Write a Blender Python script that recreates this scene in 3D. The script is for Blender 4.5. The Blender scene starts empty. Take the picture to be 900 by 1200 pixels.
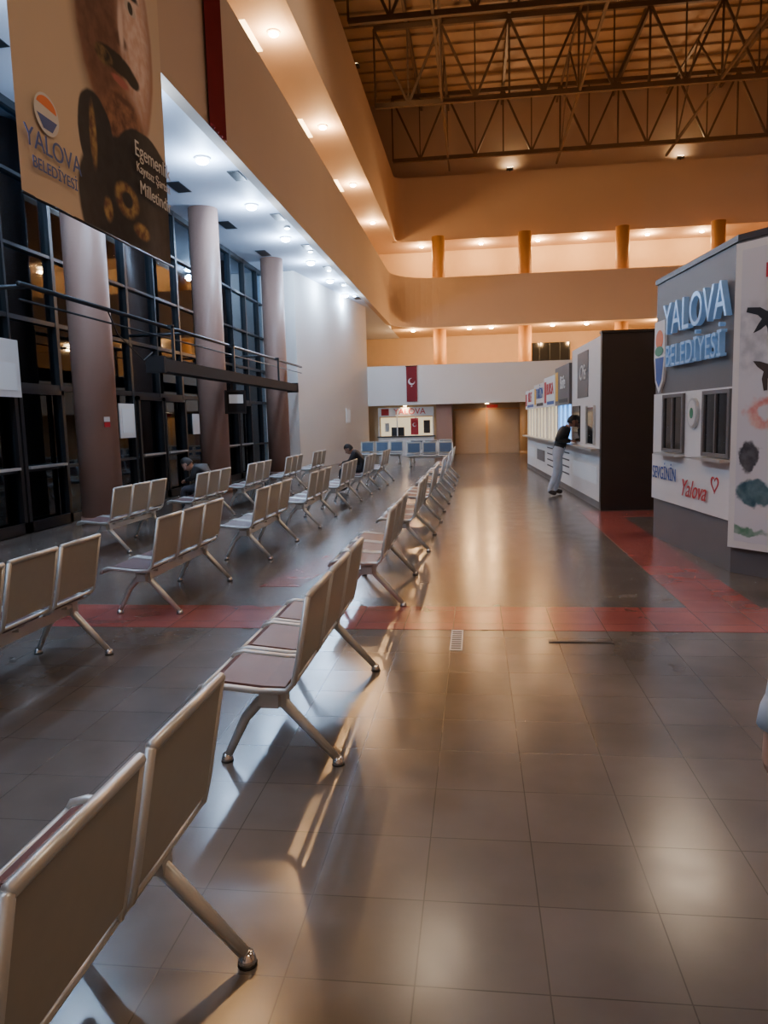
import bpy, math, random
from mathutils import Vector, Matrix
random.seed(4)
scn = bpy.context.scene
COL = scn.collection

# ------------------------------------------------------------ materials
def pm(name, col, rough=0.6, metal=0.0, var=0.12, scale=3.0, bump=0.0, emis=None, es=0.0, coat=0.0):
    m = bpy.data.materials.new(name); m.use_nodes = True
    nt = m.node_tree; N = nt.nodes; L = nt.links
    b = N['Principled BSDF']
    tc = N.new('ShaderNodeTexCoord')
    nz = N.new('ShaderNodeTexNoise'); nz.inputs['Scale'].default_value = scale; nz.inputs['Detail'].default_value = 4
    L.new(tc.outputs['Object'], nz.inputs['Vector'])
    mx = N.new('ShaderNodeMix'); mx.data_type = 'RGBA'
    mx.inputs[6].default_value = tuple(c*(1-var) for c in col)+(1,)
    mx.inputs[7].default_value = tuple(min(1, c*(1+var)) for c in col)+(1,)
    L.new(nz.outputs['Fac'], mx.inputs[0]); L.new(mx.outputs[2], b.inputs['Base Color'])
    b.inputs['Roughness'].default_value = rough; b.inputs['Metallic'].default_value = metal
    b.inputs['Coat Weight'].default_value = coat
    if bump > 0:
        bp = N.new('ShaderNodeBump'); bp.inputs['Strength'].default_value = bump
        n2 = N.new('ShaderNodeTexNoise'); n2.inputs['Scale'].default_value = scale*15
        L.new(tc.outputs['Object'], n2.inputs['Vector'])
        L.new(n2.outputs['Fac'], bp.inputs['Height']); L.new(bp.outputs['Normal'], b.inputs['Normal'])
    if emis:
        b.inputs['Emission Color'].default_value = tuple(emis)+(1,)
        b.inputs['Emission Strength'].default_value = es
    m.cycles.emission_sampling = 'NONE'
    return m

def tile_mat(name, c1, c2, mortar, rough):
    m = bpy.data.materials.new(name); m.use_nodes = True
    nt = m.node_tree; N = nt.nodes; L = nt.links
    b = N['Principled BSDF']
    g = N.new('ShaderNodeNewGeometry')
    mp = N.new('ShaderNodeMapping'); mp.inputs['Location'].default_value = (-0.19+7.6, -0.02+3.8, 0)
    L.new(g.outputs['Position'], mp.inputs['Vector'])
    br = N.new('ShaderNodeTexBrick'); br.offset = 0.0; br.squash = 1.0
    br.inputs['Scale'].default_value = 1.0
    br.inputs['Brick Width'].default_value = 0.38; br.inputs['Row Height'].default_value = 0.38
    br.inputs['Mortar Size'].default_value = 0.0025; br.inputs['Mortar Smooth'].default_value = 0.3
    br.inputs['Color1'].default_value = c1+(1,); br.inputs['Color2'].default_value = c2+(1,)
    br.inputs['Mortar'].default_value = mortar+(1,); br.inputs['Bias'].default_value = -0.2
    L.new(mp.outputs[0], br.inputs['Vector'])
    nz = N.new('ShaderNodeTexNoise'); nz.inputs['Scale'].default_value = 1.3; nz.inputs['Detail'].default_value = 6
    L.new(g.outputs['Position'], nz.inputs['Vector'])
    mx = N.new('ShaderNodeMix'); mx.data_type = 'RGBA'; mx.blend_type = 'MULTIPLY'; mx.inputs[0].default_value = 1
    cr = N.new('ShaderNodeValToRGB'); cr.color_ramp.elements[0].color = (.72, .72, .72, 1); cr.color_ramp.elements[1].color = (1.2, 1.18, 1.15, 1)
    cr.color_ramp.elements[0].position = .3; cr.color_ramp.elements[1].position = .7
    L.new(nz.outputs['Fac'], cr.inputs[0]); L.new(br.outputs['Color'], mx.inputs[6]); L.new(cr.outputs[0], mx.inputs[7])
    L.new(mx.outputs[2], b.inputs['Base Color'])
    mr = N.new('ShaderNodeMapRange'); mr.inputs['To Min'].default_value = rough*.7; mr.inputs['To Max'].default_value = rough*1.35
    n3 = N.new('ShaderNodeTexNoise'); n3.inputs['Scale'].default_value = 4; n3.inputs['Detail'].default_value = 8
    L.new(g.outputs['Position'], n3.inputs['Vector']); L.new(n3.outputs['Fac'], mr.inputs[0])
    L.new(mr.outputs[0], b.inputs['Roughness'])
    bp = N.new('ShaderNodeBump'); bp.inputs['Strength'].default_value = .12; bp.inputs['Distance'].default_value = .001; bp.invert = True
    L.new(br.outputs['Fac'], bp.inputs['Height']); L.new(bp.outputs['Normal'], b.inputs['Normal'])
    b.inputs['IOR'].default_value = 1.65
    return m

def glass_mat():
    m = bpy.data.materials.new('window_glass'); m.use_nodes = True
    nt = m.node_tree; N = nt.nodes; L = nt.links
    N.remove(N['Principled BSDF']); out = N['Material Output']
    t = N.new('ShaderNodeBsdfTransparent'); t.inputs[0].default_value = (.45, .62, .7, 1)
    g = N.new('ShaderNodeBsdfGlossy'); g.inputs['Color'].default_value = (.8, .9, 1, 1); g.inputs['Roughness'].default_value = .03
    f = N.new('ShaderNodeFresnel'); f.inputs[0].default_value = 1.7
    mx = N.new('ShaderNodeMixShader')
    L.new(f.outputs[0], mx.inputs[0]); L.new(t.outputs[0], mx.inputs[1]); L.new(g.outputs[0], mx.inputs[2]); L.new(mx.outputs[0], out.inputs[0])
    return m

def print_mat(name, base, blobs, warp=.12, wscale=2.5, rough=.7, fs=9):
    """printed picture: soft-edged ellipses in the world Y/Z plane of the sheet. blob=(cy,cz,ry,rz,soft,colour,colour2)"""
    m = bpy.data.materials.new(name); m.use_nodes = True
    nt = m.node_tree; N = nt.nodes; L = nt.links; b = N['Principled BSDF']; b.inputs['Roughness'].default_value = rough
    g = N.new('ShaderNodeNewGeometry')
    nz = N.new('ShaderNodeTexNoise'); nz.inputs['Scale'].default_value = wscale; nz.inputs['Detail'].default_value = 3
    L.new(g.outputs['Position'], nz.inputs['Vector'])
    sb = N.new('ShaderNodeVectorMath'); sb.operation = 'SUBTRACT'; sb.inputs[1].default_value = (.5,.5,.5); L.new(nz.outputs['Color'], sb.inputs[0])
    sc = N.new('ShaderNodeVectorMath'); sc.operation = 'SCALE'; sc.inputs['Scale'].default_value = warp*2; L.new(sb.outputs[0], sc.inputs[0])
    ad = N.new('ShaderNodeVectorMath'); ad.operation = 'ADD'; L.new(g.outputs['Position'], ad.inputs[0]); L.new(sc.outputs[0], ad.inputs[1])
    fine = N.new('ShaderNodeTexNoise'); fine.inputs['Scale'].default_value = fs; fine.inputs['Detail'].default_value = 3; L.new(g.outputs['Position'], fine.inputs['Vector'])
    ct = N.new('ShaderNodeMapRange'); ct.inputs['From Min'].default_value = .35; ct.inputs['From Max'].default_value = .65; L.new(fine.outputs['Fac'], ct.inputs[0])
    rgb = N.new('ShaderNodeRGB'); rgb.outputs[0].default_value = tuple(base)+(1,); cur = rgb.outputs[0]
    for cy, cz, ry, rz, soft, c, c2 in blobs:
        mp = N.new('ShaderNodeMapping'); mp.inputs['Scale'].default_value = (0,1/ry,1/rz); mp.inputs['Location'].default_value = (0,-cy/ry,-cz/rz)
        L.new(ad.outputs[0], mp.inputs['Vector'])
        ln = N.new('ShaderNodeVectorMath'); ln.operation = 'LENGTH'; L.new(mp.outputs[0], ln.inputs[0])
        mr = N.new('ShaderNodeMapRange'); mr.interpolation_type = 'SMOOTHSTEP'; mr.inputs['From Min'].default_value = 1-soft; mr.inputs['From Max'].default_value = 1+soft
        mr.inputs['To Min'].default_value = 1; mr.inputs['To Max'].default_value = 0; L.new(ln.outputs['Value'], mr.inputs[0])
        cm = N.new('ShaderNodeMix'); cm.data_type = 'RGBA'; cm.inputs[6].default_value = tuple(c)+(1,); cm.inputs[7].default_value = tuple(c2)+(1,); L.new(ct.outputs[0], cm.inputs[0])
        mx = N.new('ShaderNodeMix'); mx.data_type = 'RGBA'; L.new(mr.outputs[0], mx.inputs[0]); L.new(cur, mx.inputs[6]); L.new(cm.outputs[2], mx.inputs[7]); cur = mx.outputs[2]
    L.new(cur, b.inputs['Base Color'])
    return m

M = {}
M['floor'] = tile_mat('floor_tiles', (.14, .128, .118), (.122, .112, .103), (.065, .06, .055), .2)
M['red'] = tile_mat('floor_tiles_red', (.34, .095, .085), (.29, .08, .07), (.13, .05, .045), .2)
M['plaster'] = pm('plaster_beige', (.55, .42, .32), .75, var=.05, scale=.6)
M['plasterW'] = pm('plaster_white', (.8, .77, .72), .7, var=.04, scale=.6)
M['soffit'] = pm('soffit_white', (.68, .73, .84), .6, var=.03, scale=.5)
M['tan'] = pm('plaster_tan', (.55, .4, .25), .7, var=.06)
M['column'] = pm('column_paint', (.34, .20, .15), .5, var=.05)
M['columnO'] = pm('column_paint_orange', (.6, .32, .11), .5, var=.05)
M['dark'] = pm('dark_metal', (.02, .02, .022), .4, .3)
M['mull'] = pm('mullion_metal', (.03, .036, .042), .4, .5)
M['housing'] = pm('shutter_housing_black', (.006, .006, .007), .8)
M['glass'] = glass_mat()
M['steel'] = pm('truss_paint', (.15, .10, .06), .5, .2)
M['roof'] = pm('roof_sheet', (.40, .27, .16), .6, var=.2, scale=.4)
M['silver'] = pm('bench_silver', (.60, .61, .59), .38, .6, var=.05, scale=8)
M['chrome'] = pm('chrome', (.7, .7, .7), .12, 1)
M['backpanel'] = pm('bench_back_panel', (.345, .335, .29), .45, .15, var=.06, scale=20, bump=.1)
M['pad'] = pm('seat_pad_maroon', (.12, .05, .045), .5, var=.15, scale=10)
M['padblue'] = pm('seat_pad_blue', (.025, .06, .12), .4)
M['rubber'] = pm('rubber_black', (.015, .015, .015), .7)
M['kgrey'] = pm('kiosk_cladding_grey', (.135, .125, .12), .5, var=.06)
M['kblack'] = pm('kiosk_cladding_dark', (.03, .02, .016), .45)
M['white'] = pm('white_panel', (.75, .75, .73), .45, var=.03)
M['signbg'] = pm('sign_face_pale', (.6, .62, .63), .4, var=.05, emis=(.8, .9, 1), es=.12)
WH = (.66,.67,.70); GR = (.45,.48,.52)
M['poster'] = print_mat('poster_print', WH, [(7.45,2.3,.35,.3,.3,GR,WH),(6.95,2.5,.4,.5,.4,(.55,.5,.45),WH),(7.35,1.58,.16,.14,.2,(.6,.16,.15),(.7,.45,.4)),(7.35,1.6,.06,.06,.3,WH,WH),
    (7.48,1.18,.09,.16,.12,(.03,.03,.035),(.12,.12,.13)),(7.42,.82,.16,.13,.12,(.03,.09,.12),(.12,.2,.22)),(6.95,1.1,.2,.4,.4,(.2,.25,.25),(.5,.52,.5)),(7.5,.45,.16,.05,.2,(.1,.25,.15),(.3,.4,.35))], warp=.09, wscale=7, rough=.4)
M['lit'] = pm('lit_interior', (.6, .5, .35), .5, var=.5, scale=5, emis=(1, .8, .5), es=.9)
M['litblue'] = pm('lit_screen_blue', (.1, .3, .8), .3, emis=(.1, .4, 1), es=3)
M['kglass'] = pm('dark_glass', (.02, .022, .025), .08, 0)
M['letters'] = pm('letters_blue', (.26, .42, .66), .3, .4, emis=(.3, .55, 1), es=.12)
M['cblue'] = pm('print_blue', (.03, .09, .35), .5)
M['cred'] = pm('print_red', (.5, .02, .03), .5)
M['cblack'] = pm('print_black', (.015, .015, .018), .5)
M['cbrown'] = pm('print_brown', (.06, .04, .03), .5, var=.5, scale=8)
M['cgreen'] = pm('print_green', (.05, .25, .12), .5)
M['cyellow'] = pm('print_yellow', (.8, .45, .05), .5)
M['corange'] = pm('print_orange', (.8, .2, .05), .5)
M['flag'] = pm('flag_cloth_red', (.22, .012, .018), .8)
S1 = (.33,.15,.085); S2 = (.37,.18,.105); HL = (.80,.66,.60); NV = (.006,.008,.016); NV2 = (.014,.017,.028); GD = (.42,.28,.10); DK = (.012,.008,.006); DB = (.12,.05,.03)
TN = (.64,.52,.38)
M['banner'] = print_mat('banner_print', TN, [
    (9.25,6.5,1.0,1.45,.05,S1,S2),(8.75,6.3,.55,.95,.35,DB,(.18,.08,.05)),(9.72,6.6,.38,.95,.5,HL,(.66,.44,.34)),(9.3,5.3,.5,.4,.2,DB,S1),
    (9.3,7.95,1.15,.72,.06,NV,NV2),
    (9.55,4.2,1.52,.98,.03,NV,NV2),(9.9,5.0,.85,.42,.04,NV,NV2),(8.55,4.95,.42,.5,.05,NV,NV2),(10.2,4.0,1.2,.8,.03,NV,NV2),
    (8.5,4.95,.08,.34,.3,GD,DB),(9.2,4.42,.27,.2,.2,GD,DB),(9.2,4.42,.13,.1,.2,NV,NV2),(9.55,4.12,.22,.09,.3,GD,DB),(8.75,4.2,.09,.14,.3,GD,DB),
    (9.18,6.02,.46,.12,.15,DK,DK),(8.85,5.97,.2,.1,.2,DK,(.2,.13,.05)),(9.55,5.97,.2,.09,.2,DK,DK),(9.22,5.82,.2,.05,.3,(.42,.13,.11),(.4,.12,.1)),(9.25,5.62,.25,.04,.5,DB,DB),
    (8.95,6.86,.17,.075,.2,(.55,.5,.45),(.55,.5,.45)),(9.62,6.86,.16,.07,.2,(.6,.55,.5),(.6,.55,.5)),(8.95,6.87,.07,.075,.2,DK,DK),(9.62,6.87,.07,.07,.2,DK,DK),
    (8.95,7.05,.26,.055,.3,DK,DK),(9.62,7.05,.25,.055,.3,DK,DK),(9.28,6.33,.16,.08,.4,DB,DB),(9.32,6.5,.06,.28,.5,HL,HL)], warp=.03, wscale=3, rough=.75, fs=7)
M['bwhite'] = pm('banner_print_white', (.7, .7, .68), .7)
M['lampcool'] = pm('lamp_cool', (1, 1, 1), .5, emis=(.5, .72, 1), es=150)
M['lampwarm'] = pm('lamp_warm', (1, 1, 1), .5, emis=(1, .72, .4), es=90)
M['panelwarm'] = pm('lamp_panel_warm', (1, 1, 1), .5, emis=(1, .68, .3), es=8)
M['skin'] = pm('skin', (.45, .26, .18), .5, var=.08, scale=15)
M['hair'] = pm('hair_dark', (.012, .009, .008), .6)
M['jacket'] = pm('jacket_black', (.012, .012, .014), .7, var=.3)
M['jeans'] = pm('jeans_light', (.42, .48, .56), .8, var=.15, scale=12)
M['trouser'] = pm('trousers_dark', (.03, .03, .04), .8)
M['shirt'] = pm('sleeve_white', (.5, .57, .64), .8)
M['shoe'] = pm('shoe_dark', (.04, .03, .03), .5)
M['asphalt'] = pm('asphalt', (.02, .02, .022), .6)
M['eye'] = pm('eye_white', (.7, .7, .7), .2)
M['facade'] = pm('neighbour_facade', (.06, .085, .1), .8)
M['litwin'] = pm('neighbour_lit_window', (.3, .5, .6), .5, emis=(.35, .8, 1), es=1.6)
M['litwin2'] = pm('street_light_glow', (1, .8, .5), .5, emis=(1, .75, .4), es=12)

# ------------------------------------------------------------ mesh builder
class MB:
    def __init__(s): s.v = []; s.f = []; s.m = []; s.sm = []; s.mats = []
    def mi(s, k):
        if k not in s.mats: s.mats.append(k)
        return s.mats.index(k)
    def add(s, vs, fs, k, smooth=False):
        o = len(s.v); s.v += [tuple(v) for v in vs]; i = s.mi(k)
        for f in fs: s.f.append(tuple(o+a for a in f)); s.m.append(i); s.sm.append(smooth)
    def box(s, x0, x1, y0, y1, z0, z1, k):
        s.add([(x0,y0,z0),(x1,y0,z0),(x1,y1,z0),(x0,y1,z0),(x0,y0,z1),(x1,y0,z1),(x1,y1,z1),(x0,y1,z1)],
              [(0,3,2,1),(4,5,6,7),(0,1,5,4),(1,2,6,5),(2,3,7,6),(3,0,4,7)], k)
    def prism(s, poly, z0, z1, k):
        n = len(poly)
        s.add([(p[0],p[1],z0) for p in poly]+[(p[0],p[1],z1) for p in poly],
              [tuple(range(n-1,-1,-1)), tuple(range(n,2*n))]+[(i,(i+1)%n,n+(i+1)%n,n+i) for i in range(n)], k)
    def prof(s, poly, y0, y1, k, smooth=False):
        n = len(poly)
        s.add([(p[0],y0,p[1]) for p in poly]+[(p[0],y1,p[1]) for p in poly],
              [tuple(range(n)), tuple(range(2*n-1,n-1,-1))]+[(i,n+i,n+(i+1)%n,(i+1)%n) for i in range(n)], k, smooth)
    def tube(s, pts, rad, k, n=10, smooth=True, flat=1.0):
        pts = [Vector(p) for p in pts]
        if not isinstance(rad, (list, tuple)): rad = [rad]*len(pts)
        vs = []; ref = None
        for i, p in enumerate(pts):
            t = (pts[min(i+1, len(pts)-1)]-pts[max(i-1, 0)]).normalized()
            if ref is None:
                ref = Vector((0,0,1)) if abs(t.z) < .9 else Vector((0,1,0))
            a = (ref - t*ref.dot(t)).normalized(); ref = a; b = t.cross(a)
            for j in range(n):
                th = 2*math.pi*j/n
                vs.append(p + a*math.cos(th)*rad[i] + b*math.sin(th)*rad[i]*flat)
        fs = []
        for i in range(len(pts)-1):
            for j in range(n): fs.append((i*n+j, i*n+(j+1)%n, (i+1)*n+(j+1)%n, (i+1)*n+j))
        fs.append(tuple(range(n-1,-1,-1))); fs.append(tuple((len(pts)-1)*n+j for j in range(n)))
        s.add(vs, fs, k, smooth)
    def beam(s, p, q, w, h, k):
        p = Vector(p); q = Vector(q); t = (q-p).normalized()
        r = Vector((0,0,1)) if abs(t.z) < .9 else Vector((0,1,0))
        a = (r-t*r.dot(t)).normalized(); b = t.cross(a)
        vs = []
        for c in (p, q):
            for sa, sb in ((-1,-1),(1,-1),(1,1),(-1,1)): vs.append(c+a*sa*h/2+b*sb*w/2)
        s.add(vs, [(0,1,2,3),(7,6,5,4),(0,4,5,1),(1,5,6,2),(2,6,7,3),(3,7,4,0)], k)
    def fbox(s, A, phi, u0, u1, d0, d1, z0, z1, k):
        d = Vector((math.cos(phi), math.sin(phi))); n = Vector((d.y, -d.x)); A = Vector(A)
        P = [A+d*u+n*w for u, w in ((u0,d0),(u1,d0),(u1,d1),(u0,d1))]
        s.prism([(p.x,p.y) for p in P], z0, z1, k)
    def fpoly(s, A, phi, pts, d0, d1, k):
        d = Vector((math.cos(phi), math.sin(phi))); n = Vector((d.y, -d.x)); A = Vector(A); m = len(pts)
        vs = []
        for w in (d0, d1):
            for u, z in pts:
                q = A+d*u+n*w; vs.append((q.x, q.y, z))
        s.add(vs, [tuple(range(m-1,-1,-1)), tuple(range(m,2*m))]+[(i,(i+1)%m,m+(i+1)%m,m+i) for i in range(m)], k)
    def sphere(s, c, r, k, n=12, M3=None):
        c = Vector(c); vs = []; fs = []
        h = n//2+1
        for i in range(h+1):
            th = math.pi*i/h
            for j in range(n):
                ph = 2*math.pi*j/n
                v = Vector((math.sin(th)*math.cos(ph)*r[0], math.sin(th)*math.sin(ph)*r[1], math.cos(th)*r[2]))
                if M3: v = M3 @ v
                vs.append(c+v)
        for i in range(h):
            for j in range(n): fs.append((i*n+j, (i+1)*n+j, (i+1)*n+(j+1)%n, i*n+(j+1)%n))
        s.add(vs, fs, k, True)
    def mesh(s, name):
        me = bpy.data.meshes.new(name); me.from_pydata(s.v, [], s.f)
        for k in s.mats: me.materials.append(M[k])
        me.polygons.foreach_set('material_index', s.m); me.polygons.foreach_set('use_smooth', s.sm)
        me.validate(); me.update(); return me
    def obj(s, name, loc=(0,0,0), parent=None):
        o = bpy.data.objects.new(name, s.mesh(name)); COL.objects.link(o); o.location = loc
        if parent: o.parent = parent
        return o

def empty(name, loc=(0,0,0)):
    e = bpy.data.objects.new(name, None); e.location = loc; COL.objects.link(e); e.empty_display_size = .1; return e

def text(parent, nm, s, size, loc, phi, k, ext=.004, shear=0, sx=1.0):
    c = bpy.data.curves.new(nm, 'FONT'); c.body = s; c.size = size; c.extrude = ext; c.align_x = 'CENTER'; c.align_y = 'CENTER'; c.shear = shear
    c.materials.append(M[k]); o = bpy.data.objects.new(nm, c); COL.objects.link(o)
    o.rotation_euler = (math.pi/2, 0, phi); o.scale = (sx, 1, 1)
    o.location = Vector(loc)-(parent.location if parent else Vector()); o.parent = parent
    return o

def ell(cu, cz, ru, rz, n=28, a0=0, a1=2*math.pi):
    return [(cu+ru*math.cos(a0+(a1-a0)*i/n), cz+rz*math.sin(a0+(a1-a0)*i/n)) for i in range(n)]

# ------------------------------------------------------------ camera
H = 1.6
yaw = math.radians(7.2); pit = math.radians(7.0); roll = math.radians(1.5)
f = Vector((-math.sin(yaw)*math.cos(pit), math.cos(yaw)*math.cos(pit), -math.sin(pit)))
r = Vector((math.cos(yaw), math.sin(yaw), 0)); u = r.cross(f)
r2 = r*math.cos(roll)-u*math.sin(roll); u2 = r*math.sin(roll)+u*math.cos(roll)
cam = bpy.data.objects.new('camera', bpy.data.cameras.new('camera')); COL.objects.link(cam)
cam.matrix_world = Matrix(((r2.x,u2.x,-f.x,0),(r2.y,u2.y,-f.y,0),(r2.z,u2.z,-f.z,H),(0,0,0,1)))
cam.data.sensor_fit = 'HORIZONTAL'; cam.data.sensor_width = 36; cam.data.lens = 34.68; cam.data.clip_end = 300
scn.camera = cam

# ------------------------------------------------------------ shell
def slab(name, *a):
    b = MB(); b.box(*a); return b.obj(name)
XR = 16; YE = 46; YB = -4
slab('floor', -7.1, XR, YB, YE, -.2, 0, 'floor')
b = MB()
b.box(-7.0, XR-.1, 5.53, 6.24, 0, .003, 'red')
b.box(1.72, 2.3, 6.24, 12.0, 0, .003, 'red')
b.box(1.72, 8, 12.0, 12.7, 0, .003, 'red')
b.prism([(-2.15,7.0),(-1.75,7.0),(-1.55,8.4),(-1.80,8.8)], 0, .003, 'red')
b.obj('floor_red_band')
slab('ground_outside', -80, -7.15, -30, 90, -.3, -.2, 'asphalt')
slab('wall_right', XR, XR+.2, YB, YE, 0, 19.2, 'plaster')
slab('wall_back', -7.3, XR, YB-.2, YB, 0, 19.2, 'plaster')
slab('wall_far', -7.3, XR, YE, YE+.2, 0, 19.2, 'tan')
slab('wall_left_upper', -7.3, -7.1, YB, YE, 6.75, 19.2, 'plaster')
b = MB(); b.box(-7.3, XR, YB, YE, 19.1, 19.25, 'roof')
y = YB+.5
while y < YE: b.box(-7.1, XR, y, y+.45, 19.0, 19.1, 'roof'); y += 1.1
b.obj('ceiling')
b = MB(); b.box(-7.3, -4.55, YB, YE, 6.6, 6.75, 'soffit'); b.box(-4.55, XR, 41.3, YE, 6.6, 6.75, 'tan'); b.obj('ceiling_soffit_lower')
b = MB(); b.box(-7.1, -4.55, YB, YE, 11.6, 11.75, 'plaster'); b.box(-4.55, XR, 43.2, YE, 11.6, 11.75, 'plaster')
for y in (20,26.2,32.5): b.box(-6.1,-5.6,y-.8,y+.8,11.585,11.6,'panelwarm')
b.obj('ceiling_soffit_upper')
def fascia(name, x, ye, z0, z1, R, k, th=.2):
    b = MB(); o = []; i_ = []
    o.append((x, YB)); i_.append((x-th, YB))
    for j in range(13):
        a = math.pi - j/12*math.pi/2
        o.append((x+R+R*math.cos(a), ye-R+R*math.sin(a))); i_.append((x+R+(R+th)*math.cos(a), ye-R+(R+th)*math.sin(a)))
    o.append((XR, ye)); i_.append((XR, ye+th))
    vs = [(p[0],p[1],z) for p, q in zip(o, i_) for z in (z0, z1)]+[(q[0],q[1],z) for p, q in zip(o, i_) for z in (z0, z1)]
    n = len(o); fs = []
    for j in range(n-1):
        a = 2*j; c = 2*n+2*j
        fs += [(a,a+2,a+3,a+1),(c,c+1,c+3,c+2),(a+1,a+3,c+3,c+1),(a,c,c+2,a+2)]
    b.add(vs, fs, k)
    b.obj(name)
fascia('wall_gallery_parapet_lower', -4.37, 41.2, 6.58, 9.2, 2.4, 'plaster')
fascia('wall_gallery_parapet_upper', -4.37, 43.1, 11.58, 15.0, .6, 'plaster')
slab('wall_far_top', -7.1, XR, 43.5, 43.7, 11.75, 19.1, 'plaster')
slab('ceiling_mezzanine', -5.2, XR, 33.15, YE, 2.3, 2.45, 'plasterW')
slab('wall_mezzanine_parapet', -5.1, XR, 33.0, 33.15, 2.28, 4.0, 'plasterW')
slab('wall_far_lower', -5.2, XR, 34.6, 34.8, 0, 2.3, 'tan')
b = MB(); b.prism([(-7.1,24.6),(-5.9,24.6),(-4.75,33.0),(-7.1,33.0)], 0, 6.59, 'plasterW'); b.obj('wall_left_white')
b = MB()
b.fbox((-5.21,29.7), math.radians(82.2), 0, .6, -.0, .03, 1.55, 2.15, 'white'); b.fbox((-5.21,29.7), math.radians(82.2), .05, .55, .03, .035, 1.6, 2.1, 'signbg')
b.obj('notice_frame')

# ------------------------------------------------------------ glazed wall
b = MB()
b.box(-7.06, -7.04, YB, 24.6, 0, 6.6, 'glass')
y = YB
i = 0
while y < 24.6:
    w = .09 if i % 2 == 0 else .05
    b.box(-7.1, -6.96, y-w/2, y+w/2, 0, 6.6, 'mull'); y += 1.33; i += 1
for z, h in ((0.0,.14),(.95,.05),(2.25,.09),(3.3,.07),(4.4,.05),(5.5,.05),(6.48,.12)):
    b.box(-7.1, -6.97, YB, 24.6, z, z+h, 'mull')
b.obj('window_1')
b = MB()
for y0 in (9.35, 14.7, 20.0):
    for k in range(2):
        ya = y0+k*1.3
        b.box(-6.95,-6.9, ya, ya+.08, .02, 2.25,'dark'); b.box(-6.95,-6.9, ya+1.17, ya+1.25, .02, 2.25,'dark')
        b.box(-6.95,-6.9, ya, ya+1.25, .02, .18,'dark'); b.box(-6.95,-6.9, ya, ya+1.25, 2.17, 2.25,'dark'); b.box(-6.95,-6.87, ya+.1, ya+1.15, 1.0, 1.04,'silver')
b.obj('door_1')
b = MB(); random.seed(3)
for (x0, y0, w, h) in ((-34,2,14,9),(-38,19,12,14),(-36,34,16,11),(-40,54,18,16)):
    b.box(x0-8, x0, y0, y0+w, -.2, h, 'facade')
    z = 1
    while z < h-1.5:
        q = y0+.8
        while q < y0+w-1.5:
            if random.random() < .5: b.box(x0, x0+.03, q, q+1.2, z, z+1.3, 'litwin')
            q += 2.2
        z += 2.6
b.obj('neighbour_buildings')
for (x, y) in ((-16,14),(-18,27),(-17,40),(-14,5)):
    b = MB(); b.tube([(x,y,-.2),(x,y,4.4)], .06, 'mull', 8); b.sphere((x,y,4.55), (.17,.17,.17), 'litwin2', 12); b.obj('street_lamp')

def column(name, x, y, r, z0, z1, k):
    b = MB(); n = 32
    b.tube([(x,y,z0),(x,y,z1)], r, k, n); b.tube([(x,y,z0),(x,y,z0+.12)], r+.02, k, n)
    return b.obj(name)
for x, y in ((-6.35,1.2),(-6.35,6.6),(-6.35,11.9),(-6.25,17.3),(-6.15,22.8)): column('round_column', x, y, .34, 0, 6.6, 'column')
for x in (-1.95, 2.75, 7.9, 12.8):
    column('gallery_column', x, 42.4, .36, 2.45, 6.6, 'columnO'); column('gallery_column', x, 42.4, .36, 6.75, 11.6, 'columnO')
for x in (2.15, 2.75): column('pillar_under_mezzanine', x, 33.7, .2, 0, 2.3, 'columnO')

b = MB(); PX = -5.72
b.tube([(PX,9.0,3.45),(PX,24.4,3.45)], .035, 'mull', 8)
b.tube([(PX,9.0,3.25),(PX,24.4,3.25)], .015, 'mull', 6)
for y in (9.2,14.6,20): b.tube([(PX,y,3.45),(-6.95,y,3.45)], .03, 'mull', 8)
b.tube([(PX,11.3,3.45),(-5.68,11.5,3.1),(-5.68,12.4,2.75),(-5.6,12.6,2.9)], .012, 'rubber', 6)
b.obj('pipe_rail')
b = MB(); b.box(-5.74,-5.44,12.7,22.6,2.58,2.8,'housing'); b.box(-5.76,-5.42,12.65,12.75,2.55,2.84,'housing'); b.box(-5.76,-5.42,22.55,22.65,2.55,2.84,'housing')
for y in (13.5,17,21): b.box(-5.62,-5.57,y,y+.05,2.8,3.46,'mull'); b.box(-5.68,-5.57,y,y+.05,3.42,3.48,'mull')
b.obj('shutter_housing')
b = MB(); phi = math.radians(38); A = (-5.74, 16.7)
b.fbox(A, phi, 0, .5, -.04, .04, 1.86, 2.4, 'dark'); b.fbox(A, phi, .04, .46, .04, .044, 1.9, 2.36, 'kglass'); b.fbox(A, phi, .08, .42, .044, .046, 2.1, 2.3, 'signbg')
b.fbox(A, phi, .15, .2, -.03, 0, 2.4, 2.575, 'dark'); b.obj('television')
b = MB(); b.box(-6.93,-6.91,13.85,14.5,1.4,2.08,'white'); b.box(-6.91,-6.905,13.95,14.4,1.5,1.98,'signbg'); b.obj('notice_paper')
b = MB(); b.box(-6.95,-6.93,17.7,18.15,1.4,1.9,'white'); b.obj('notice_paper')
b = MB(); b.box(-6.86,-6.84,9.75,10.62,2.1,2.95,'white'); b.box(-6.84,-6.835,9.85,10.52,2.2,2.6,'signbg'); b.box(-6.96,-6.86,10.1,10.2,2.26,2.32,'mull'); b.obj('wall_poster')
cx, cy = -6.35, 11.9
b = MB(); a = math.radians(-35); p = (cx+.345*math.cos(a), cy+.345*math.sin(a)); b.fbox(p, a+math.pi/2, -.05,.05,0,.012,1.62,1.70,'cred'); b.fbox(p, a+math.pi/2, -.05,.05,0,.012,1.71,1.79,'white'); b.obj('extinguisher_sign')
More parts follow.
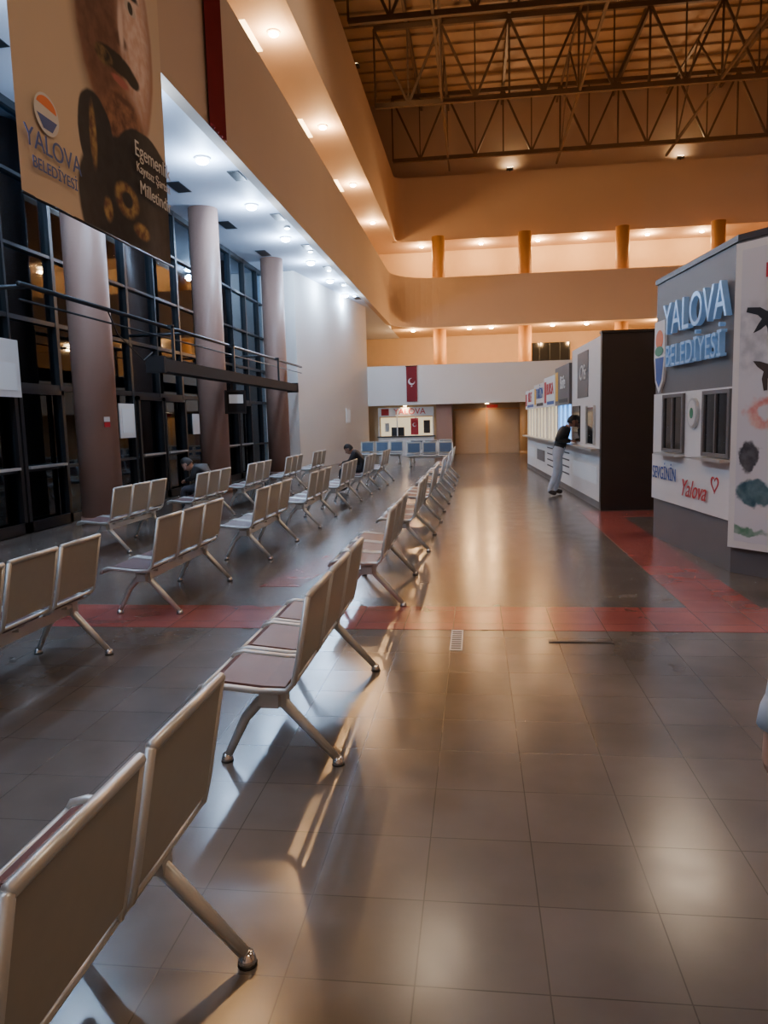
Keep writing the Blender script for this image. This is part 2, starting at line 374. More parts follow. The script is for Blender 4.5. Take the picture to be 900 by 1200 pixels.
b = MB(); b.box(-6.95,-6.6,8.2,9.2,0,.25,'dark'); b.box(-6.95,-6.6,8.2,9.2,.55,.6,'dark'); b.box(-6.93,-6.88,8.2,8.26,0,.6,'dark'); b.box(-6.66,-6.6,9.1,9.2,0,.6,'dark'); b.obj('metal_rack')
b = MB()
for y in (8.6,14.9,18.0,21.2,24.2,27.2,30.3):
    b.box(-4.85,-4.62,y,y+.6,6.585,6.6,'dark'); b.box(-6.3,-6.0,y+.4,y+1.1,6.588,6.6,'mull')
b.obj('vent_grille')

# ------------------------------------------------------------ lamps
def lamp(name, x, y, z, k, col, power, r=.09, size=150, lit=True, point=False):
    b = MB(); b.tube([(0,0,.0),(0,0,-.03)], [r*1.35, r*1.25], 'white', 16)
    if point: b.sphere((0,0,-.06), (r,r,.06), k, 16)
    else: b.tube([(0,0,-.028),(0,0,-.04)], r, k, 16)
    o = b.obj(name, (x,y,z))
    if lit:
        l = bpy.data.lights.new(name+'_bulb', 'POINT' if point else 'SPOT'); l.shadow_soft_size = .09
        if not point: l.spot_size = math.radians(size); l.spot_blend = .8
        l.color = col; l.energy = power; lo = bpy.data.objects.new('bulb', l); COL.objects.link(lo); lo.parent = o; lo.location = (0,0,-.3 if point else -.06)
    return o
COOL = (.5,.71,1); WARM = (1,.57,.24)
y = -1.4
while y < 31:
    lamp('ceiling_downlight', -5.05, y, 6.6, 'lampcool', COOL, 165, r=.12 if y > 13 else .09, point=True); y += 3.1
for y in (19.3,22.0,24.8,27.5,30): lamp('ceiling_downlight', -4.75, y, 6.6, 'lampcool', COOL, 0, r=.06, lit=False)
for y in (1.3,7.5,13.7,19.9,26.1,32.4,38.5): lamp('gallery_downlight', -5.05, y, 11.6, 'lampwarm', WARM, 320, r=.13, point=True)
for x in (-3,.4,3.6,6.2,9.6,12.5): lamp('gallery_downlight', x, 44.3, 11.6, 'lampwarm', WARM, 310, r=.13, point=True)
for x in (-3.4,-.3,.9,4.2,6.0,9.8): lamp('gallery_downlight', x, 42.0, 6.6, 'lampwarm', WARM, 250, r=.12, point=True)
for x in (-3.2,.5,4): lamp('gallery_downlight', x, 33.9, 2.3, 'lampwarm', WARM, 70, r=.08)
def roof_fill(x, y, z, tgt, power, col=(1,.6,.3), size=140):  # uplights added to brighten the roof underside, fixture bodies made up
    b = MB(); b.box(-.18,.18,-.12,.12,0,.1,'dark'); b.box(-.15,.15,-.1,.1,.1,.11,'lampwarm'); b.box(-.02,.02,-.02,.02,-.12,0,'dark')
    o = b.obj('added_roof_uplight', (x,y,z))
    l = bpy.data.lights.new('roof_fill', 'SPOT'); l.spot_size = math.radians(size); l.spot_blend = 1; l.energy = power; l.color = col; l.shadow_soft_size = .2
    lo = bpy.data.objects.new('bulb', l); COL.objects.link(lo); lo.parent = o; lo.location = (0,0,.2)
    d = (Vector(tgt)-Vector((x,y,z))).normalized(); lo.rotation_euler = d.to_track_quat('-Z','Y').to_euler()
for y in (12, 30): roof_fill(-4.47, y, 15.12, (6,y+4,18), 560)
for x in (2, 11): roof_fill(x, 43.2, 15.12, (x,30,19), 380)
def hall_fill(x, y, p):  # fill light added for the central hall floor, in an invented hanging fixture
    b = MB(); b.tube([(0,0,.0),(0,0,.12),(0,0,.3)], [.28,.2,.08], 'mull', 16); b.tube([(0,0,-.005),(0,0,.003)], .25, 'panelwarm', 16); b.tube([(0,0,.3),(0,0,1.0)], .015,'mull',6)
    o = b.obj('added_hall_fill_lamp', (x,y,14.2))
    l = bpy.data.lights.new('hall_fill_spot', 'SPOT'); l.spot_size = math.radians(150); l.spot_blend = .5; l.energy = p; l.color = (1,.76,.54); l.shadow_soft_size = 1.0
    lo = bpy.data.objects.new('bulb', l); COL.objects.link(lo); lo.parent = o; lo.location = (0,0,-.03)
for x, y, p in ((4.5,-1,1350),(9,9,800),(-1.5,20,450),(7,25,900)): hall_fill(x, y, p)

# ------------------------------------------------------------ trusses
ZB, ZT = 15.25, 18.4
def truss(y):
    b = MB(); x0, x1 = -4.2, XR; n = 7; dx = (x1-x0)/n
    b.beam((x0,y,ZB),(x1,y,ZB),.16,.2,'steel'); b.beam((x0,y,ZT),(x1,y,ZT),.16,.2,'steel')
    for i in range(n+1):
        x = x0+i*dx; b.beam((x,y,ZB),(x,y,ZT),.08,.08,'steel')
        if i < n:
            b.beam((x,y,ZT),(x+dx/2,y,ZB),.1,.1,'steel'); b.beam((x+dx/2,y,ZB),(x+dx,y,ZT),.1,.1,'steel')
            b.beam((x+dx/2,y,ZB),(x+dx/2,y,ZT),.06,.06,'steel')
    return b.obj('roof_truss')
ys = (6,13,20,27,34,41)
for y in ys: truss(y)
b = MB()
for x in (-1.3, 4.5, 10.2):
    b.beam((x,4,ZB),(x,43,ZB),.1,.12,'steel'); b.beam((x,4,ZT),(x,43,ZT),.1,.12,'steel')
    for a, c in zip(ys[:-1], ys[1:]):
        b.beam((x,a,ZB),(x,(a+c)/2,ZT),.07,.07,'steel'); b.beam((x,(a+c)/2,ZT),(x,c,ZB),.07,.07,'steel')
for x in (-2.8, 1.6, 7.5, 13): b.beam((x,4,18.8),(x,43.4,18.8),.12,.4,'steel')
b.obj('roof_bracing')

# ------------------------------------------------------------ benches
def bench_mesh(name, pad):
    b = MB()
    prof = [(-.345,.385),(-.33,.415),(-.28,.43),(-.05,.405),(.07,.405),(.105,.44),(.125,.52),(.185,.84)]
    for c in (-.55,0,.55):
        for sgn in (-1,1):
            y = c+sgn*.245
            b.tube([(p[0],y,p[1]) for p in prof], .014, 'silver', 8)
        b.tube([(-.345,c-.245,.387),(-.345,c+.245,.387)], .014,'silver',8)
        b.tube([(.185,c-.245,.84),(.185,c+.245,.84)], .016,'silver',8)
        b.tube([(.1,c-.245,.435),(.1,c+.245,.435)], .012,'silver',8)
        b.prof([(-.34,.385),(-.325,.408),(-.28,.42),(-.05,.395),(.06,.395),(.06,.385),(-.05,.383),(-.28,.405),(-.32,.392)], c-.235, c+.235, 'silver')
        b.prof([(-.31,.42),(-.27,.436),(-.05,.412),(.055,.41),(.055,.396),(-.05,.396),(-.28,.42)], c-.2, c+.2, pad)
        b.prof([(.122,.47),(.19,.83),(.178,.832),(.110,.472)], c-.235, c+.235, 'backpanel')
        b.prof([(.112,.50),(.176,.80),(.166,.802),(.100,.502)], c-.2, c+.2, pad)
        b.box(-.22,.06,c-.03,c+.03,.36,.392,'silver')
    b.box(-.065,.015,-.74,.74,.30,.365,'silver')
    for y in (-.66,.66):
        b.tube([(-.01,y,.33),(-.1,y,.30),(-.17,y,.22),(-.225,y,.11),(-.262,y,.035)], [.03,.027,.024,.021,.019], 'silver', 10)
        b.tube([(-.05,y,.33),(.02,y,.30),(.12,y,.19),(.262,y,.035)], [.03,.027,.024,.019], 'silver', 10)
        b.box(-.09,.04,y-.035,y+.035,.29,.38,'silver')
        for x in (-.27,.27):
            b.tube([(x,y,0),(x,y,.015),(x,y,.04)], [.028,.028,.02], 'chrome', 12); b.tube([(x,y,0),(x,y,.006)], .03, 'rubber', 12)
    return b.mesh(name)
BM = bench_mesh('waiting_bench', 'pad'); BB = bench_mesh('waiting_bench_blue', 'padblue')
def bench(x, y, rz=0, me=BM):
    o = bpy.data.objects.new('waiting_bench', me); COL.objects.link(o); o.location = (x,y,0); o.rotation_euler = (0,0,rz)
for x, y in ((-.964,1.3),(-.93,3.92),(-.91,6.9),(-.86,9.6),(-.83,12.2),(-.8,14.8),(-.78,17.4),(-.76,20.0)): bench(x, y)
for x, y in ((-2.9,1.6),(-2.88,4.17),(-2.81,6.6),(-2.71,9.1),(-2.66,11.7),(-2.61,14.2),(-2.56,16.7),(-2.5,19.2)): bench(x, y)
for x, y in ((-5.5,6.6),(-4.72,9.6),(-4.55,12.0),(-4.5,14.5),(-4.4,17.0),(-4.35,19.6)): bench(x, y)
bench(-3.5, 27.5, math.pi/2, BB); bench(-1.7, 28.2, math.pi/2, BB); bench(-1.6, 25.6, math.pi/2, BB)

# ------------------------------------------------------------ banner & flags
def banner():
    P = math.pi/2
    b = MB()
    vs = []; fs = []; ny, nz = 30, 30
    def off(yv, z): return .03*math.sin((yv-7)*3.1)*max(0,(9.2-z)/5.3)
    for i in range(ny+1):
        for j in range(nz+1):
            yv = 6.96+3.6*i/ny; z = 3.88+5.32*j/nz; vs.append((-4.30+off(yv,z), yv, z))
    for i in range(ny):
        for j in range(nz): a = i*(nz+1)+j; fs.append((a, a+nz+1, a+nz+2, a+1))
    b.add(vs, fs, 'banner', True)
    b.tube([(-4.3,6.9,9.2),(-4.3,10.62,9.2)], .03, 'mull', 8); b.tube([(-4.3,6.96,3.88),(-4.3,10.56,3.88)], .015, 'mull', 8)
    B = (-4.26, 0)
    b.fpoly(B, P, ell(7.42,4.75,.22,.2), .005, .006, 'bwhite'); b.fpoly(B, P, ell(7.42,4.8,.18,.12,14,0,math.pi), .007, .008, 'corange')
    b.fpoly(B, P, [(7.24,4.72),(7.6,4.72),(7.5,4.6),(7.34,4.6)], .007, .008, 'cblue')
    o = b.obj('hanging_banner')
    for s, sz, yv, z, k in (('YALOVA',.27,7.5,4.42,'cblue'),('BELEDİYESİ',.16,7.5,4.2,'cblue'),('Egemenlik',.27,9.95,5.12,'bwhite'),('Kayıtsız Şartsız',.17,9.95,4.9,'bwhite'),('Milletindir',.24,9.98,4.66,'bwhite')):
        text(o, 'printed_text', s, sz, (-4.245, yv, z), P, k, ext=.002)
banner()
b = MB()
vs = []; fs = []
for i in range(9):
    for z in (6.55, 9.25): vs.append((-4.33+.05*(i % 2), 12.55+i*.1, z))
for i in range(8): fs.append((2*i, 2*i+2, 2*i+3, 2*i+1))
b.add(vs, fs, 'flag'); b.tube([(-4.3,12.5,9.25),(-4.3,13.4,9.25)], .025, 'mull'); b.obj('red_drape')
b = MB()
b.box(-3.02,-2.55,32.95,32.97,2.42,3.95,'flag'); b.tube([(-3.05,32.96,3.97),(-2.52,32.96,3.97)], .02,'mull')
A = (0,32.95)
o = ell(-2.79,3.3,.15,.15); b.fpoly(A,0,o,.002,.004,'white'); b.fpoly(A,0,ell(-2.76,3.33,.115,.115),.005,.007,'flag'); b.fpoly(A,0,[( -2.79+ (.05 if i%2==0 else .02)*math.sin(i*math.pi/5), 3.1+(.05 if i%2==0 else .02)*math.cos(i*math.pi/5)) for i in range(10)],.002,.004,'white')
b.obj('turkish_flag')

# ------------------------------------------------------------ far booth, shutter
b = MB()
b.box(-4.4,-1.95,34.5,34.59,.9,1.75,'lit'); b.box(-4.45,-1.9,33.9,34.1,0,.85,'white'); b.box(-4.5,-1.85,33.85,34.15,.85,.9,'mull')
b.box(-4.45,-1.9,34.0,34.1,1.8,2.2,'signbg')
for x in (-4.45,-3.6,-2.75,-1.95): b.box(x,x+.05,33.95,34.05,.9,1.8,'white')
b.box(-4.3,-3.95,33.97,34.0,1.85,2.15,'cred'); b.box(-2.95,-2.6,33.9,33.93,.95,1.7,'cred')
b.fpoly((0,33.9),0,ell(-2.78,1.4,.09,.09),.002,.004,'white'); b.fpoly((0,33.9),0,ell(-2.755,1.41,.065,.065),.005,.006,'cred')
b.box(-3.9,-3.3,34.45,34.49,.9,1.3,'dark'); b.box(-2.4,-2.1,34.45,34.49,1.0,1.6,'cbrown'); b.box(-4.2,-4.0,34.45,34.49,1.1,1.5,'white')
booth = b.obj('ticket_booth'); text(booth,'sign_text','YALOVA',.38,(-3.0,33.98,2.0),0,'cred')
b = MB(); b.box(-.95,1.95,34.45,34.59,0,2.0,'tan'); z = .05
while z < 2.0: b.box(-.93,1.93,34.42,34.46,z,z+.07,'tan'); z += .1
b.box(.5,1.0,34.4,34.43,2.08,2.22,'cred'); b.box(-1.0,2.0,34.4,34.5,2.0,2.06,'columnO'); b.box(.45,.55,34.38,34.43,0,2.0,'columnO'); b.obj('door_2')
b = MB(); b.box(-1.75,-1.05,33.4,34.4,0,2.29,'column'); b.box(-1.78,-1.02,33.38,34.42,0,.1,'column'); b.obj('square_pillar')
b = MB(); b.box(3.2,5.6,45.9,45.98,2.5,6.0,'kglass')
for x in (3.2,3.8,4.4,5.0,5.55): b.box(x,x+.06,45.85,45.9,2.5,6.0,'mull')
b.obj('window_2')

# ------------------------------------------------------------ kiosk row on the right
A0 = Vector((1.66, 24.5)); A1 = Vector((2.1, 12.95)); dv = (A1-A0); Lr = dv.length; phiR = math.atan2(dv.y, dv.x)
def onrow(uu): return A0+dv.normalized()*uu
units = [(0,2.4,2.42,'signbg','cred','BİLET'),(2.4,4.6,2.5,'white','cblue','TURİZM'),(4.6,6.6,2.58,'signbg','cred','BURSA'),(6.6,8.6,2.7,'kgrey','white','Büfe'),(8.6,Lr,2.93,'white','cblue','')]
row = empty('ticket_kiosk_row', (0,0,0))
for i, (ua, ub, h, sg, tc, tx) in enumerate(units):
    b = MB(); back = -2.6
    b.fbox(A0, phiR, ua, ub-.02, back, -.08, 0, h-.02, 'kblack')
    b.fbox(A0, phiR, ua, ub-.02, -.08, 0, 0, 1.0, 'white')
    b.fbox(A0, phiR, ua, ub-.02, 0, .01, 0, .12, 'kgrey')
    if i in (2,3):
        for z in (.35,.5,.65,.8): b.fbox(A0, phiR, ua+.2, ub-.3, 0, .006, z, z+.03, 'cblack')
    else: b.fbox(A0, phiR, ua+.2, ub-.3, 0, .006, .4, .7, 'kgrey' if i == 1 else 'signbg')
    b.fbox(A0, phiR, ua, ub-.02, -.08, .16, 1.0, 1.04, 'silver')
    if i < 4:
        b.fbox(A0, phiR, ua+.1, ub-.12, -.08, -.05, 1.04, 1.85, 'litblue' if i == 3 else 'lit')
        for k in range(4):
            q = ua+.02+(ub-ua-.12)*k/3; b.fbox(A0, phiR, q, q+.06, -.06, 0, 1.04, 1.9, 'white')
        b.fbox(A0, phiR, ua, ub-.02, -.08, .06, 1.85, h, sg)
        b.fbox(A0, phiR, ua+.08, ua+.45, .06, .066, 1.95, h-.1, 'cred' if i % 2 == 0 else 'cyellow')
        b.fbox(A0, phiR, ua+.6, ub-.2, .06, .064, 1.9, 1.98, 'cblack' if i % 2 else 'cblue')
    else:
        b.fbox(A0, phiR, ua, ub-.02, -.08, .0, 1.04, h, sg)
        b.fbox(A0, phiR, ub-1.2, ub-.5, 0, .02, 1.1, 1.75, 'kglass'); b.fbox(A0, phiR, ua+.15, ua+1.0, 0, .02, 1.1, 1.8, 'kglass')
        for q in (ub-1.22, ub-.5): b.fbox(A0, phiR, q, q+.03, 0, .04, 1.08, 1.78, 'silver')
    o = b.obj('kiosk_unit_%d' % (i+1)); o.parent = row
    c = onrow((ua+ub)/2+.15); nn = Vector((math.sin(phiR), -math.cos(phiR)))
    if tx: text(row, 'sign_text', tx, .4, (c.x+nn.x*.067, c.y+nn.y*.067, (1.95+h)/2), phiR, tc)
b = MB()
b.fbox(A0, phiR, Lr, Lr+.12, -2.9, .02, 0, 2.95, 'kblack'); b.fbox(A0, phiR, Lr-.05, Lr+.14, -2.9, .03, 2.95, 2.99, 'kblack')
o = b.obj('end_wall_panel'); o.parent = row
b = MB(); c = onrow(9.9)
b.fbox(A0, phiR, 9.3, 10.4, 0, .012, 1.95, 2.8, 'kgrey'); o = b.obj('sign_panel'); o.parent = row
text(row,'sign_text','Ofis',.4,(c.x+nn.x*.02,c.y+nn.y*.02,2.4),phiR,'white',shear=.3)

# ------------------------------------------------------------ grey kiosk
KA = Vector((2.31,10.03)); KB = Vector((2.53,7.71)); kd = KB-KA; kL = kd.length; pk = math.atan2(kd.y,kd.x); kn = Vector((kd.normalized().y,-kd.normalized().x))
b = MB()
KC = Vector((3.36,6.57))
b.prism([tuple(KA),(6.2,10.03),(6.2,6.4),(3.5,6.4),tuple(KC),tuple(KB)], .0, 3.22, 'kgrey')
b.prism([(KA.x-.02,10.05),(6.2,10.05),(6.2,6.38),(3.5,6.38),(KC.x-.02,KC.y-.02),(KB.x-.02,KB.y)], 3.22, 3.28, 'kblack')
b.fbox(KA, pk, .0, kL, 0, .02, 1.1, 1.85, 'white')
for u0, u1 in ((.42,1.05),(1.66,2.28)):
    b.fbox(KA, pk, u0, u1, .02, .03, 1.17, 1.8, 'kglass')
    for a, c, z0, z1 in ((u0-.03,u0+.02,1.14,1.83),(u1-.02,u1+.03,1.14,1.83),(u0,u1,1.14,1.18),(u0,u1,1.79,1.83),((u0+u1)/2-.015,(u0+u1)/2+.015,1.17,1.8)): b.fbox(KA, pk, a, c, .02, .05, z0, z1, 'kgrey')
    b.fbox(KA, pk, u0-.05, u1+.05, .02, .14, 1.1, 1.13, 'silver')
b.fbox(KA, pk, 0, kL, 0, .03, .52, 1.09, 'white')
b.fpoly(KA, pk, ell(1.36,1.6,.15,.17), .02, .05, 'silver'); b.fpoly(KA, pk, ell(1.36,1.6,.12,.14), .051, .055, 'white'); b.fpoly(KA, pk, ell(1.36,1.6,.05,.06), .056, .058, 'cgreen')
sh = [(.02,2.75),(.38,2.75),(.4,2.3),(.34,2.0),(.2,1.86),(.06,2.0),(0,2.3)]
b.fpoly(KA, pk, sh, .0, .03, 'white'); b.fpoly(KA, pk, [(.06,2.3),(.36,2.3),(.3,2.03),(.2,1.93),(.1,2.03)], .031,.034,'cblue')
b.fpoly(KA, pk, ell(.2,2.52,.13,.12), .031,.034,'corange'); b.fpoly(KA, pk, ell(.2,2.38,.15,.06), .035,.037,'cgreen')
kiosk = b.obj('information_kiosk')
def kt(s, sz, uu, z, k, ext=.004, d_=.05, sx=1, shear=0):
    p = KA+kd.normalized()*uu+kn*d_; text(kiosk,'sign_text',s,sz,(p.x,p.y,z),pk,k,ext,shear,sx)
kt('YALOVA',.52,1.35,2.70,'letters',.03,.05,.9); kt('BELEDİYESİ',.36,1.35,2.27,'letters',.03,.05,.86)
kt('SEVGİNİN',.22,.5,.86,'cblue',ext=.002,sx=.8); kt('Yalova',.28,1.42,.74,'cred',ext=.002,shear=.4)
p = [(1.98+.1*(16*math.sin(t)**3)/16, .86+.1*(13*math.cos(t)-5*math.cos(2*t)-2*math.cos(3*t)-math.cos(4*t))/16) for t in [2*math.pi*i/24 for i in range(24)]]
b = MB(); pi_ = [(1.98+(a-1.98)*.75, .86+(c-.86)*.75) for a, c in p]
for i in range(24):
    j = (i+1)%24; b.fpoly(KA, pk, [p[j],p[i],pi_[i],pi_[j]], .031, .036, 'cred')
o = b.obj('heart_print'); o.parent = kiosk
bd = KC-KB; bL = bd.length; pb = math.atan2(bd.y,bd.x)
b = MB(); b.fbox(KB, pb, .02, bL-.03, 0.005, .08, .27, 3.18, 'white'); b.fbox(KB, pb, .09, bL-.1, .08, .085, .34, 3.11, 'poster')
cl = lambda v: min(bL-.1, max(.1, v))
W_ = [.086]
def poly_(pts, k):
    W_[0] += .0004; b.fpoly(KB, pb, [(cl(a), c) for a, c in pts], W_[0], W_[0]+.0003, k)
def bird(u0, z0, s, ang, k):
    def R_(pts): return [(u0+s*(x*math.cos(ang)-y*math.sin(ang)), z0+s*(x*math.sin(ang)+y*math.cos(ang))) for x, y in pts]
    poly_(R_([(-.5,-.02),(-.3,-.1),(.1,-.14),(.4,-.08),(.62,.02),(.4,.1),(.1,.13),(-.25,.06)]), k)
    poly_(R_([(.15,.05),(.05,.35),(-.2,.62),(-.3,.55),(-.12,.25),(-.1,.03)]), k)
    poly_(R_([(.1,-.05),(.0,-.3),(-.2,-.5),(-.26,-.4),(-.14,-.2),(-.1,-.03)]), k)
bird(.36,2.45,.36,.7,'cblack'); bird(.85,2.7,.3,2.4,'cbrown'); bird(.4,1.98,.3,2.6,'cbrown'); bird(.8,1.6,.3,.3,'cbrown')
poly_([(.34,2.82),(.6,2.82),(.6,2.95),(.34,2.95)], 'cred')
b.obj('advertising_billboard')

b = MB(); b.box(-.2,-.11,5.02,5.52,0,.004,'white')
for i in range(9): b.box(-.19,-.12,5.05+i*.05,5.075+i*.05,.004,.005,'cblack')
b.obj('floor_sticker')
b = MB(); b.box(.5,.95,5.22,5.27,0,.004,'cblack'); b.box(.52,.93,5.235,5.255,.004,.006,'mull'); b.obj('floor_drain')

# ------------------------------------------------------------ people
def hand(b, wr, d, palmn, s=1.0, curl=.5, side=1):
    d = Vector(d).normalized(); pn = Vector(palmn); pn = (pn-d*pn.dot(d)).normalized(); sd = d.cross(pn)*side
    wr = Vector(wr)
    n = 12; vs = []; fs = []
    secs = [(-.03,.026,.022),(0,.028,.019),(.035,.040,.017),(.08,.043,.015),(.095,.036,.010)]
    for t, w_, h_ in secs:
        for j in range(n):
            th = 2*math.pi*j/n; vs.append(wr+d*t*s+sd*math.cos(th)*w_*s+pn*math.sin(th)*h_*s)
    for i in range(len(secs)-1):
        for j in range(n): fs.append((i*n+j,i*n+(j+1)%n,(i+1)*n+(j+1)%n,(i+1)*n+j))
    fs.append(tuple(range(n-1,-1,-1))); fs.append(tuple((len(secs)-1)*n+j for j in range(n)))
    b.add(vs, fs, 'skin', True)
    for i, (o, l) in enumerate(((-.031,.068),(-.011,.078),(.010,.073),(.030,.058))):
        base = wr+d*(.085)*s+sd*o*s; p = [base-d*.02*s]; a = 0; q = base
        for seg, fr in enumerate((.45,.3,.25)):
            a += curl*(.35+.3*seg); q = q+(d*math.cos(a)+pn*math.sin(a))*l*fr*s; p.append(q)
        b.tube([p[0],base]+p[1:], [.010*s,.0098*s,.009*s,.008*s,.006*s], 'skin', 8)
    tb = wr+d*.03*s-sd*.032*s
    b.tube([wr+d*.01*s-sd*.012*s, tb, tb+(d*.6-sd*.7+pn*.2).normalized()*.035*s, tb+(d*.75-sd*.45+pn*.35).normalized()*.065*s], [.014*s,.014*s,.010*s,.008*s], 'skin', 8)

def head(b, c, face, up=(0,0,1), s=1.0):
    fy = Vector(face).normalized(); up = Vector(up); uz = (up-fy*up.dot(fy)).normalized(); rx = fy.cross(uz)
    R = Matrix((rx, fy, uz)).transposed(); c = Vector(c)
    def P(v): return c+R@(Vector(v)*s)
    n = 20; h = 14; vs = []; fs = []
    for i in range(h+1):
        th = math.pi*i/h
        for j in range(n):
            ph = 2*math.pi*j/n
            x = math.sin(th)*math.cos(ph)*.076; yv = math.sin(th)*math.sin(ph)*.095; z = math.cos(th)*.118
            if z < 0: x *= 1+z*2.6
            if z < -.02 and yv > 0: yv = yv*(1+.1)+.006
            if z < -.02 and yv < 0: yv *= 1+z*3
            vs.append(P((x,yv,z)))
    for i in range(h):
        for j in range(n): fs.append((i*n+j,(i+1)*n+j,(i+1)*n+(j+1)%n,i*n+(j+1)%n))
    b.add(vs, fs, 'skin', True)
    b.tube([P((0,.088,.02)),P((0,.104,-.015)),P((0,.108,-.03)),P((0,.09,-.038))],[.008*s,.011*s,.014*s,.01*s],'skin',8)
    b.sphere(P((0,.088,-.062)),(.024*s,.008*s,.008*s),'pad',8,R)
    for q in (-1,1):
        b.sphere(P((q*.031,.081,.008)),(.013*s,.008*s,.008*s),'eye',8,R); b.sphere(P((q*.031,.088,.008)),(.005*s,.003*s,.005*s),'hair',8,R)
        b.sphere(P((q*.031,.088,.03)),(.018*s,.006*s,.004*s),'hair',8,R)
        b.sphere(P((q*.078,-.005,-.005)),(.008*s,.018*s,.03*s),'skin',8,R)
    vs = []; fs = []
    for i in range(h+1):
        th = math.pi*i/h
        for j in range(n):
            ph = 2*math.pi*j/n
            vs.append(Vector((math.sin(th)*math.cos(ph)*.084, math.sin(th)*math.sin(ph)*.103, math.cos(th)*.128+.002)))
    for i in range(h):
        for j in range(n):
            q = (i*n+j,(i+1)*n+j,(i+1)*n+(j+1)%n,i*n+(j+1)%n); m = sum((vs[a] for a in q), Vector())/4
            if m.z > .065 or (m.y < .0 and m.z > -.045) or (m.y < .03 and m.z > .02): fs.append(q)
    b.add([P(v) for v in vs], fs, 'hair', True)

def person(name, J, top, legs, bulk=1.0):
    order = ['pelvis','waist','chest','nbase','neck','shL','elL','wrL','shR','elR','wrR','hipL','knL','anL','toL','hipR','knR','anR','toR']
    rad = dict(pelvis=(.15,.12),waist=(.15,.12),chest=(.17,.125),nbase=(.09,.08),neck=(.055,.058),sh=(.085,.08),el=(.056,.056),wr=(.036,.036),hip=(.10,.10),kn=(.068,.068),an=(.05,.05),to=(.045,.035))
    E = [('pelvis','waist'),('waist','chest'),('chest','nbase'),('nbase','neck')]
    for s in 'LR': E += [('chest','sh'+s),('sh'+s,'el'+s),('el'+s,'wr'+s),('pelvis','hip'+s),('hip'+s,'kn'+s),('kn'+s,'an'+s),('an'+s,'to'+s)]
    me = bpy.data.meshes.new('sk'); me.from_pydata([J[k] for k in order], [(order.index(a),order.index(c)) for a, c in E], [])
    o = bpy.data.objects.new('sk', me); COL.objects.link(o)
    o.modifiers.new('s','SKIN'); sv = me.skin_vertices[0].data
    for i, k in enumerate(order):
        rr = rad.get(k) or rad[k[:2] if k[:3] != 'hip' else 'hip']; sv[i].radius = (rr[0]*bulk, rr[1]*bulk); sv[i].use_root = (k == 'pelvis')
    o.modifiers['s'].use_smooth_shade = True
    m = o.modifiers.new('d','SUBSURF'); m.levels = 2; m.render_levels = 2
    dg = bpy.context.evaluated_depsgraph_get(); dg.update(); me2 = bpy.data.meshes.new_from_object(o.evaluated_get(dg))
    bpy.data.objects.remove(o)
    b = MB(); vs = [v.co.copy() for v in me2.vertices]; segs = [(Vector(J[a]),Vector(J[c]),a,c) for a, c in E]
    groups = {}
    for p in me2.polygons:
        c = p.center; best = None; bd_ = 9
        for a, q, na, nb in segs:
            t = max(0,min(1,(c-a).dot(q-a)/(q-a).length_squared)); dd = (c-(a+(q-a)*t)).length
            if dd < bd_: bd_ = dd; best = (na,nb,t)
        na, nb, t = best
        k = top
        if nb == 'neck': k = 'skin' if t > .35 else top
        elif nb[:2] in ('kn','an') or nb[:3] == 'hip' or (nb == 'waist' and t < .2): k = legs
        elif nb[:2] == 'to': k = 'shoe'
        groups.setdefault(k, []).append(tuple(p.vertices))
    for k, fs in groups.items(): b.add(vs, fs, k, True)
    head(b, J['head'], J['face'], J.get('hup',(0,0,1)))
    for s, sd in (('L',-1),('R',1)):
        w = Vector(J['wr'+s]); e = Vector(J['el'+s]); d = (w-e).normalized(); hd = Vector(J.get('hd'+s, d))
        b.tube([w-d*.06, w-d*.03, w+d*.015], [.038*bulk,.043*bulk,.040*bulk], top, 14)
        hand(b, w+d*.02, hd, J.get('pn'+s,(0,0,-1)), 1.0, .7, sd)
    return b.obj(name)

x, y = 1.62, 15.45
person('man_leaning_at_counter', dict(pelvis=(x+.03,y,.92),waist=(x+.08,y,1.06),chest=(x+.15,y,1.24),nbase=(x+.22,y,1.37),neck=(x+.26,y,1.42),head=(x+.32,y,1.5),face=(1,.1,-.35),hup=(.3,0,1),
  shL=(x+.17,y+.19,1.32),elL=(x+.1,y+.3,1.1),wrL=(x+.28,y+.16,1.1),shR=(x+.15,y-.2,1.32),elR=(x-.04,y-.33,1.13),wrR=(x+.22,y-.2,1.11),
  hdL=(1,-.3,0),hdR=(1,.3,0),
  hipL=(x+.03,y+.1,.86),knL=(x+.08,y+.12,.49),anL=(x+.0,y+.14,.08),toL=(x+.15,y+.17,.045),hipR=(x+.03,y-.1,.86),knR=(x+.0,y-.12,.48),anR=(x-.16,y-.15,.09),toR=(x+.0,y-.18,.045)), 'jacket','jeans', bulk=1.1)

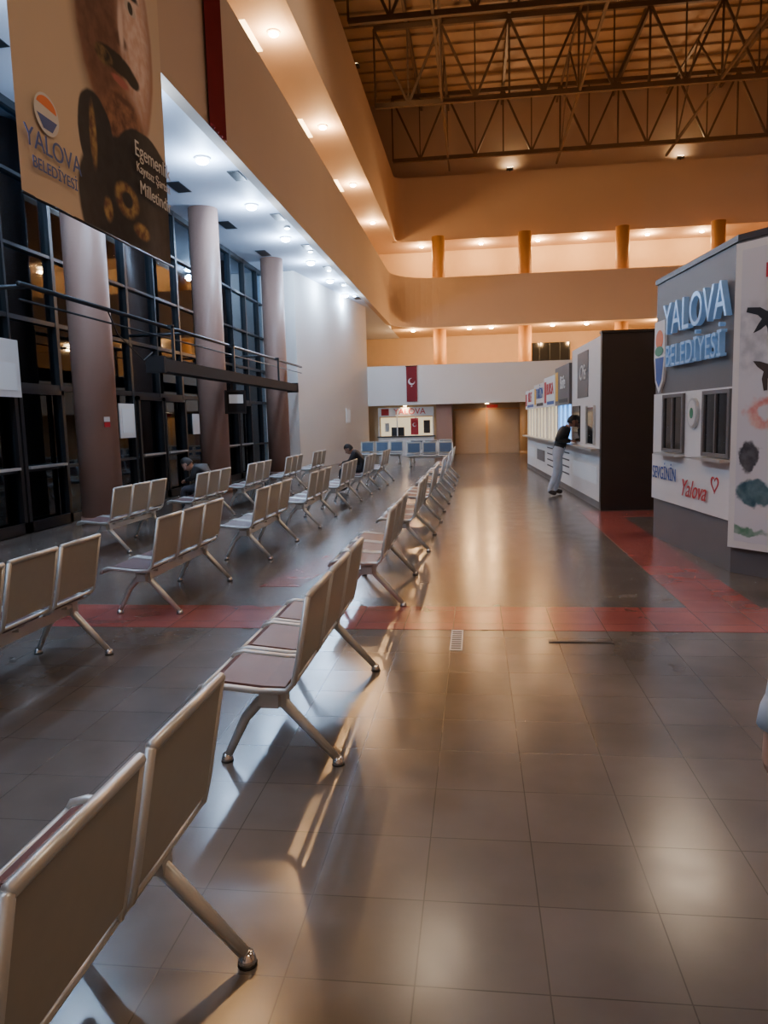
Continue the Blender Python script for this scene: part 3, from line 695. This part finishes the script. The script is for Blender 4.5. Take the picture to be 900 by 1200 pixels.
def seated(name, x, y, lean, z0=.5, top='jacket', side=0):
    hx = x+.02
    person(name, dict(pelvis=(hx,y,z0+.02),waist=(hx-.03*lean,y,z0+.16),chest=(hx-.14*lean,y+side*.4,z0+.36-.05*lean),nbase=(hx-.24*lean,y+side*.6,z0+.47-.08*lean),neck=(hx-.3*lean,y+side*.7,z0+.5-.1*lean),
      head=(hx-.38*lean,y+side*.8,z0+.57-.12*lean),face=(-1,0,-.2-.8*lean),hup=(-lean*.6,side,1),
      shL=(hx-.18*lean,y-.19+side*.5,z0+.42-.07*lean),elL=(hx-.25,y-.24,z0+.2),wrL=(hx-.42,y-.08,z0+.16),shR=(hx-.18*lean,y+.19+side*.5,z0+.42-.07*lean),elR=(hx-.25,y+.24,z0+.2),wrR=(hx-.42,y+.08,z0+.16),
      hipL=(hx-.05,y-.1,z0+.02),knL=(hx-.48,y-.13,z0+.01),anL=(hx-.46,y-.13,.09),toL=(hx-.62,y-.14,.045),hipR=(hx-.05,y+.1,z0+.02),knR=(hx-.48,y+.13,z0+.01),anR=(hx-.42,y+.13,.09),toR=(hx-.58,y+.14,.045)), top,'trouser')
seated('seated_person', -2.58, 16.6, .8, .52)
seated('slumped_person', -4.55, 12.3, 1.15, .52)

x, y = .925, 1.70
person('passerby', dict(pelvis=(x,y,.95),waist=(x,y,1.1),chest=(x,y,1.3),nbase=(x,y+.02,1.45),neck=(x,y+.03,1.5),head=(x,y+.05,1.63),face=(0,1,0),
  shL=(x-.18,y,1.38),elL=(x-.218,y-.03,1.12),wrL=(x-.256,y,.90),shR=(x+.19,y,1.38),elR=(x+.245,y-.04,1.12),wrR=(x+.26,y+.04,.88),
  pnL=(1,0,0),pnR=(-1,0,0),hdL=(-.02,.05,-1),
  hipL=(x-.1,y,.88),knL=(x-.11,y+.05,.49),anL=(x-.11,y-.02,.08),toL=(x-.12,y+.15,.045),hipR=(x+.1,y,.88),knR=(x+.11,y+.05,.49),anR=(x+.11,y+.0,.08),toR=(x+.12,y+.17,.045)), 'shirt','trouser')

# ------------------------------------------------------------ world
w = bpy.data.worlds.new('night_sky'); scn.world = w; w.use_nodes = True
bg = w.node_tree.nodes['Background']; bg.inputs[0].default_value = (.045,.15,.22,1); bg.inputs[1].default_value = 1.1
